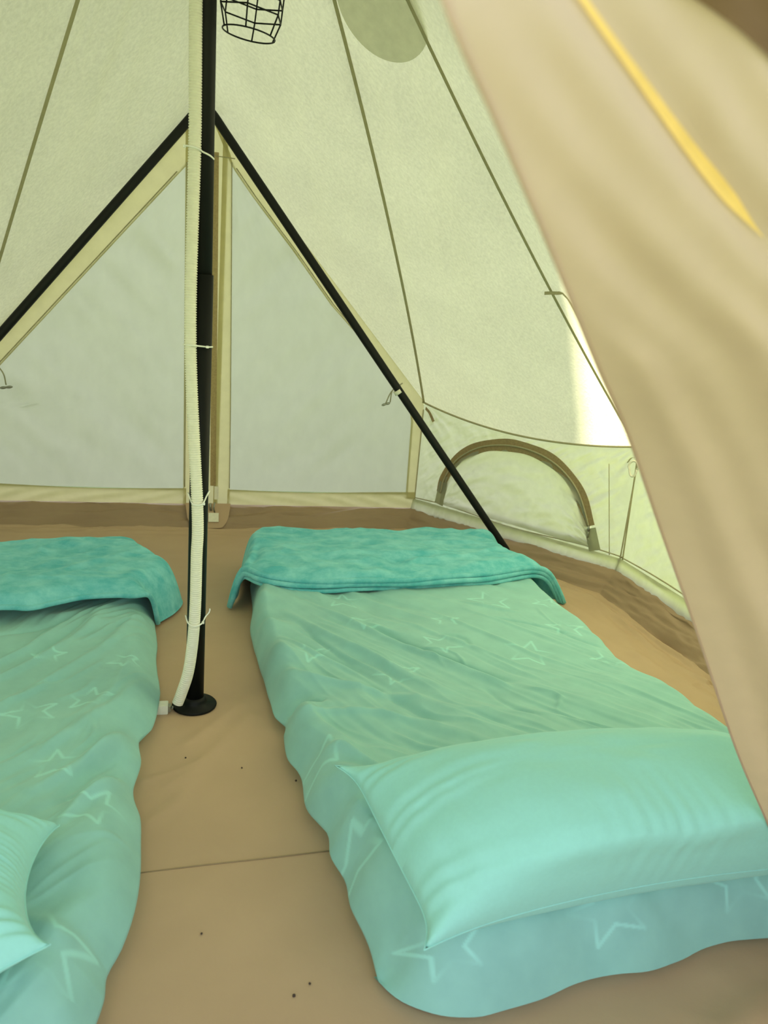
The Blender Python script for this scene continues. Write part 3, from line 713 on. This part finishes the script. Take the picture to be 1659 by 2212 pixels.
LB_R = [(-.125, .85), (-.144, .629), (-.124, .391), (-.12, .253), (-.101, .069), (-.097, -.014), (-.107, -.162), (-.135, -.253), (-.124, -.351), (-.134, -.454), (-.112, -.545), (-.104, -.636), (-.098, -.744), (-.102, -.838), (-.116, -.905), (-.135, -.965), (-.137, -1.029), (-.17, -1.16)]
lfolds = []
def G(pts, a, w_): lfolds.append((pts, a, w_))
G([(-.115, -.235), (-.19, -.36), (-.26, -.47), (-.33, -.55)], .016, .016)
G([(-.125, -.44), (-.17, -.50), (-.22, -.58), (-.26, -.68)], .016, .015)
G([(-.15, -.33), (-.2, -.44), (-.27, -.57)], -.010, .015)
G([(-.13, .02), (-.2, -.16), (-.29, -.32), (-.4, -.45)], .007, .016)
G([(-.20, .40), (-.27, .20), (-.38, .0), (-.50, -.2)], .010, .016)
G([(-.30, .45), (-.37, .25), (-.48, .06), (-.6, -.1)], .011, .015)
G([(-.42, .38), (-.48, .2), (-.58, .05)], .011, .014)
G([(-.34, .45), (-.40, .3), (-.46, .15)], -.008, .012)
G([(-.16, .30), (-.19, .1), (-.22, -.1), (-.3, -.25)], .006, .014)
G([(-.1, -.95), (-.2, -.98), (-.3, -.9)], .006, .02)
lstars = [star(-.27, -.13, .06, .2), star(-.2, -.62, .07, 1.2), star(-.23, -1.0, .085, .4), star(-.4, -.2, .07, .7), star(-.42, .15, .05, .3), star(-.2, .1, .05, .9), star(-.3, -.45, .06, .4)]
LB_Lf = [(-1.28, .85), (-1.30, .2), (-1.29, -.5), (-1.25, -1.13)]
sl_ = make_sheet(LB_Lf, LB_R, [(-1.28, .85), (-.7, .88), (-.125, .85)], [(-1.25, -1.13), (-1.0, -1.2), (-.6, -1.21), (-.3, -1.2), (-.17, -1.16)], lambda Y: .10+.03*np.clip((-Y), 0, 1), lambda Y: .11+0*Y, .10, .10, lfolds, lstars, 25, 1.05)
tag(sl_, 'mint green star printed sheet over the left hand mattress', 'bed sheet', 'star printed sheets on the floor beds')

def make_blanket(name, L, R, B, F, Ht, zb, sideL, sideR, seed, folds, label, nu=260, nv=150, backw=.07):
    S = coons(L, R, B, F, nu, nv); X, Y = S[..., 0].copy(), S[..., 1].copy()
    dl, _ = seg_dist(X, Y, smooth(L, 60)); dr, _ = seg_dist(X, Y, smooth(R, 60)); db, _ = seg_dist(X, Y, smooth(B, 80)); df, _ = seg_dist(X, Y, smooth(F, 120))
    side = prof(dl, sideL, 2.6)*prof(dr, sideR, 2.6)
    frw = .07+.04*vnoise(X*5, Y*0, seed)
    top = zb+(Ht-zb)*(.45+.55*prof(df, frw, 2.2))
    Z = .004+top*side*prof(db, backw, 2.6)
    k = np.clip(np.minimum(np.minimum(dl, dr), np.minimum(df, db))/.04, .15, 1)
    for pl, a, w_ in folds:
        d, t = seg_dist(X, Y, pl); Z += k*a*np.exp(-(d/w_)**2)*np.sin(np.pi*np.clip(t*.9+.05, 0, 1))**.6
    Z += k*(.011*fbm(X*4+Y*2, Y*6, seed+2, 3)+.0035*(1-2*np.abs(fbm(X*9-Y*4, Y*16+X*3, seed+4, 2))))
    Z = np.maximum(Z, .012)
    # front edge turns under
    o = link(name, grid_mesh(name, np.stack([X, Y, Z], -1)), M['plush']); tag(o, label, 'blanket', 'turquoise blankets folded over the bed ends')
    edge = np.stack([X[:, -1], Y[:, -1], Z[:, -1]], -1)
    return o, edge
rb, re_ = make_blanket('blanket',
    [(.185, 1.17), (.172, .95), (.16, .84), (.125, .745)], [(1.44, 1.215), (1.40, .98), (1.44, .83), (1.535, .745)],
    [(.185, 1.17), (.287, 1.255), (.551, 1.215), (.85, 1.25), (1.093, 1.285), (1.44, 1.215)],
    [(.125, .745), (.175, .725), (.225, .655), (.292, .617), (.459, .575), (.60, .58), (.75, .602), (.942, .617), (1.10, .645), (1.22, .684), (1.34, .715), (1.42, .725), (1.48, .74), (1.535, .745)],
    .20, .148, .07, .14, 71, [([(.3, .75), (.6, .82), (.9, .80), (1.2, .86)], .006, .02), ([(.25, 1.0), (.35, .86), (.4, .75)], .006, .02), ([(.8, .72), (1.1, .80), (1.3, .9)], .007, .018), ([(.9, 1.0), (1.15, 1.0), (1.35, .95)], .007, .02), ([(.24, .95), (.23, .82), (.2, .72)], -.02, .02), ([(1.15, 1.18), (1.3, 1.08), (1.4, .95)], -.012, .02)],
    'turquoise fleece blanket folded across the foot of the right bed')
for dy, dz, r_ in ((-.002, -.004, .011), (-.007, -.020, .010), (.002, -.040, .009)):
    e = re_.copy(); e = e[::2]; e[:, 1] += dy+.006*np.sin(np.linspace(0, 11, len(e))+dz*99); e[:, 2] = np.maximum(e[:, 2]+dz+.004*np.sin(np.linspace(0, 23, len(e))), .010)
    link('folded_hem', tubes_mesh('folded_hem', [(e, r_, 10)]), M['plush'], rb)
lb, le_ = make_blanket('blanket',
    [(-1.35, 1.03), (-1.37, .8), (-1.33, .42)], [(-.155, .975), (-.085, .88), (-.05, .79), (-.075, .68), (-.13, .585)],
    [(-1.35, 1.03), (-1.0, 1.06), (-.743, 1.044), (-.6, 1.052), (-.473, 1.045), (-.338, 1.08), (-.23, 1.055), (-.155, .975)],
    [(-1.33, .42), (-.9, .40), (-.603, .40), (-.519, .392), (-.446, .431), (-.367, .478), (-.265, .496), (-.20, .49), (-.16, .52), (-.13, .585)],
    .19, .135, .1, .11, 91, [([(-.2, .88), (-.35, .75), (-.45, .65), (-.55, .50)], .010, .022), ([(-.3, .95), (-.42, .82), (-.55, .7)], .006, .018), ([(-.25, .62), (-.4, .66), (-.5, .6)], -.007, .02), ([(-.6, .95), (-.56, .85), (-.6, .75)], .008, .018), ([(-.7, .7), (-.62, .6), (-.6, .5)], .008, .02)],
    'turquoise fleece blanket folded across the foot of the left bed')
e = le_[::2].copy(); e[:, 1] += -.003; e[:, 2] = np.maximum(e[:, 2]-.008, .01)
link('folded_hem', tubes_mesh('folded_hem', [(e, .009, 10)]), M['plush'], lb)

# ------------------------------------------------------------------ pillows
def make_pillow(name, c00, c10, c11, c01, T_, pinch, label, seed, ear=.03, up=None, n=150, m=110, lump=None, front=0, bow=1.1, pu=1.0):
    """corners: c00 start-left, c10 end-left, c11, c01; normal = up"""
    c = [np.array(q, float) for q in (c00, c10, c11, c01)]
    u = np.linspace(-1, 1, n)[:, None]; v = np.linspace(-1, 1, m)[None]
    # edges bow inward between corners
    uu = u*(1-pinch*pu*(1-v**2)); vv = v*(1-pinch*bow*(1-u**2)*(1+.6*(v < 0)))
    corner = (np.abs(u)**9)*(np.abs(v)**9); uu = uu*(1+ear*corner); vv = vv*(1+ear*corner)
    a, b = (uu+1)/2, (vv+1)/2
    a3, b3 = a[..., None], b[..., None]
    base = (1-a3)*(1-b3)*c[0]+a3*(1-b3)*c[1]+a3*b3*c[2]+(1-a3)*b3*c[3]
    nrm = np.cross(c[1]-c[0], c[3]-c[0]); nrm /= np.linalg.norm(nrm)
    if nrm[2] < 0: nrm = -nrm
    th = (np.clip(1-np.abs(u)**3.0, 0, 1)**.6)*np.where(v < 0, np.clip(1-np.abs(v)**3.6, 0, 1)**.5, np.clip(1-np.abs(v)**2.2, 0, 1)**.62)
    ew = np.clip((np.maximum(np.abs(u)**4, np.abs(v)**4)), 0, 1)
    wob = (1+.05*fbm(u*2+3, v*2, seed, 3))
    cre = .0022*ew*(1-ew**3)*np.sin(u*38+3*np.sin(u*7))*(1+1.6*(v < 0))+.003*ew*np.sin(v*30+2*np.sin(v*9))+.004*np.clip(-v-.25, 0, 1)*np.exp(-((u+.05)/.35)**2)*np.sin(u*70+4*np.sin(u*5))
    top = base+(T_*th*wob+cre*(th > .02))[..., None]*nrm
    bot = base-(T_*.35*th*wob)[..., None]*nrm
    fwd = (c[0]-c[3])/np.linalg.norm(c[0]-c[3])
    top += (front*np.clip(1-np.abs(u)**4, 0, 1)*np.exp(-((v+.72)/.3)**2)*th**.6)[..., None]*fwd
    if lump is not None: top += lump(u, v)[..., None]*nrm
    bot[..., 2] = np.maximum(bot[..., 2], 0.02)
    P1 = top; P2 = bot[:, ::-1]
    me1 = grid_mesh(name, P1); bm = bmesh.new(); bm.from_mesh(me1); me2 = grid_mesh(name+'_b', P2); bm.from_mesh(me2)
    bmesh.ops.remove_doubles(bm, verts=bm.verts[:], dist=.0008); bmesh.ops.recalc_face_normals(bm, faces=bm.faces[:])
    for f in bm.faces: f.smooth = True
    me = bpy.data.meshes.new(name); bm.to_mesh(me); bm.free()
    o = link(name, me, M['pillow']); tag(o, label, 'pillow', 'mint green pillows on the floor beds')
    j = 0
    rim = np.concatenate([base[:, 0], base[-1, 1:], base[::-1, -1][1:], base[0, ::-1][1:]])
    link('edge_piping', tubes_mesh('edge_piping', [(rim, .0013, 6)]), M['pillow'], o)
    return o
make_pillow('pillow', (.385, -1.125, .190), (1.26, -1.07, .195), (1.22, -.70, .22), (.318, -.715, .235), .182, .06, 'plump mint green pillow lying across the near end of the right bed', 3, .07, front=.08, bow=1.7, pu=-.1,
            lump=lambda u, v: -.018*np.exp(-((u-.05)/.22)**2-((v+.9)/.3)**2)*np.clip((1-np.abs(v)**6), 0, 1)+.008*np.exp(-((u+.55)/.3)**2-((v+.2)/.5)**2))
make_pillow('pillow', (-.203, -1.10, .235), (-.245, -.76, .185), (-.93, -.70, .2), (-.93, -1.38, .05), .13, .06, 'mint green pillow lying at the near end of the left bed', 8, .02, pu=.55)

# ------------------------------------------------------------------ near door flap, pulled aside on the right
Ap = np.array([0., -1.5, 1.9])
E_ = smooth([(.015, -1.56, 1.9), (.045, -1.67, 1.62), (.07, -1.725, 1.42), (.083, -1.741, 1.304), (.095, -1.745, 1.268), (.134, -1.710, 1.237), (.201, -1.642, 1.188), (.291, -1.544, 1.124), (.392, -1.439, 1.053), (.511, -1.34, .934), (.63, -1.271, .789), (.823, -1.174, .534), (.982, -1.107, .335), (1.147, -1.047, .118), (1.2, -1.02, .01)], 160)
G_ = smooth([(0.02, -1.5, 1.9), (.30, -1.62, 1.62), (.59, -1.715, 1.3), (.885, -1.82, 1.0), (1.15, -1.90, .72), (1.40, -1.86, .35), (1.45, -1.8, .05)], 160)
nu = 120; u = np.linspace(0, 1, nu)[:, None, None]
PF = (1-u)*E_[None]+u*G_[None]
uu = np.linspace(0, 1, nu)[:, None]; vv = np.linspace(0, 1, 160)[None]
ph = uu-.16-1.8*np.clip(vv-.27, -.2, .12)-.25*np.maximum(vv-.39, 0)
fold = (.0045*np.sin(ph*62+2*np.sin(vv*9))+.006*np.sin(ph*29+1))*np.minimum(1, vv*5)*np.minimum(1, uu*14)*np.clip(.35+vv, 0, 1)
fold += .006*fbm(uu*6, vv*9, 77, 3)*np.minimum(1, uu*10)
PF[..., 1] += fold; PF[..., 0] += .5*fold
fe = tag(empty('door_flap', (1.4, -1.9, 0)), 'cream canvas door flap pulled aside close to the camera on the right', 'door flap')
put(fe, link('flap_cloth', grid_mesh('flap_cloth', PF), M['flap']))
put(fe, tube('flap_edge_hem', E_, .0018, M['flap'], None, 6))
def onflap(u_, v_, off):
    a = u_*(nu-1); b = v_*159; i = min(int(a), nu-2); j = min(int(b), 158); fa, fb = a-i, b-j
    p = PF[i, j]*(1-fa)*(1-fb)+PF[i+1, j]*fa*(1-fb)+PF[i, j+1]*(1-fa)*fb+PF[i+1, j+1]*fa*fb
    return p+np.array([-.35, -.93, 0])*off
def flap_strip(name, u0, u1, v0, v1, mat, off, n=8, m=50, label=None):
    vs_ = np.linspace(v0, v1, m); P = np.array([[onflap(lerp(u0(v), u1(v), i/(n-1)), v, off) for v in vs_] for i in range(n)])
    o = link(name, grid_mesh(name, P), mat); put(fe, o)
    if label: o['label'] = label
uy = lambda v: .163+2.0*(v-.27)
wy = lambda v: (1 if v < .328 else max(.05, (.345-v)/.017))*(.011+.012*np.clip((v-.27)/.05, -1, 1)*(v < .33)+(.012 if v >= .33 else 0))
flap_strip('painted_sun_streak', lambda v: uy(v)-wy(v)/2, lambda v: uy(v)+wy(v)/2, .19, .345, M['sun_streak'], .003, label='yellow cloth strip coloured as a streak of sunlight')  # sunlit streak painted on the flap as a yellow strip
flap_strip('brown_edge_band', lambda v: min(.95, .294+4.4*(v-.277)), lambda v: .99, .255, .40, M['flapbrown'], .005, 20, 40, label='dark brown band')
print('verts', sum(len(m_.vertices) for m_ in bpy.data.meshes))
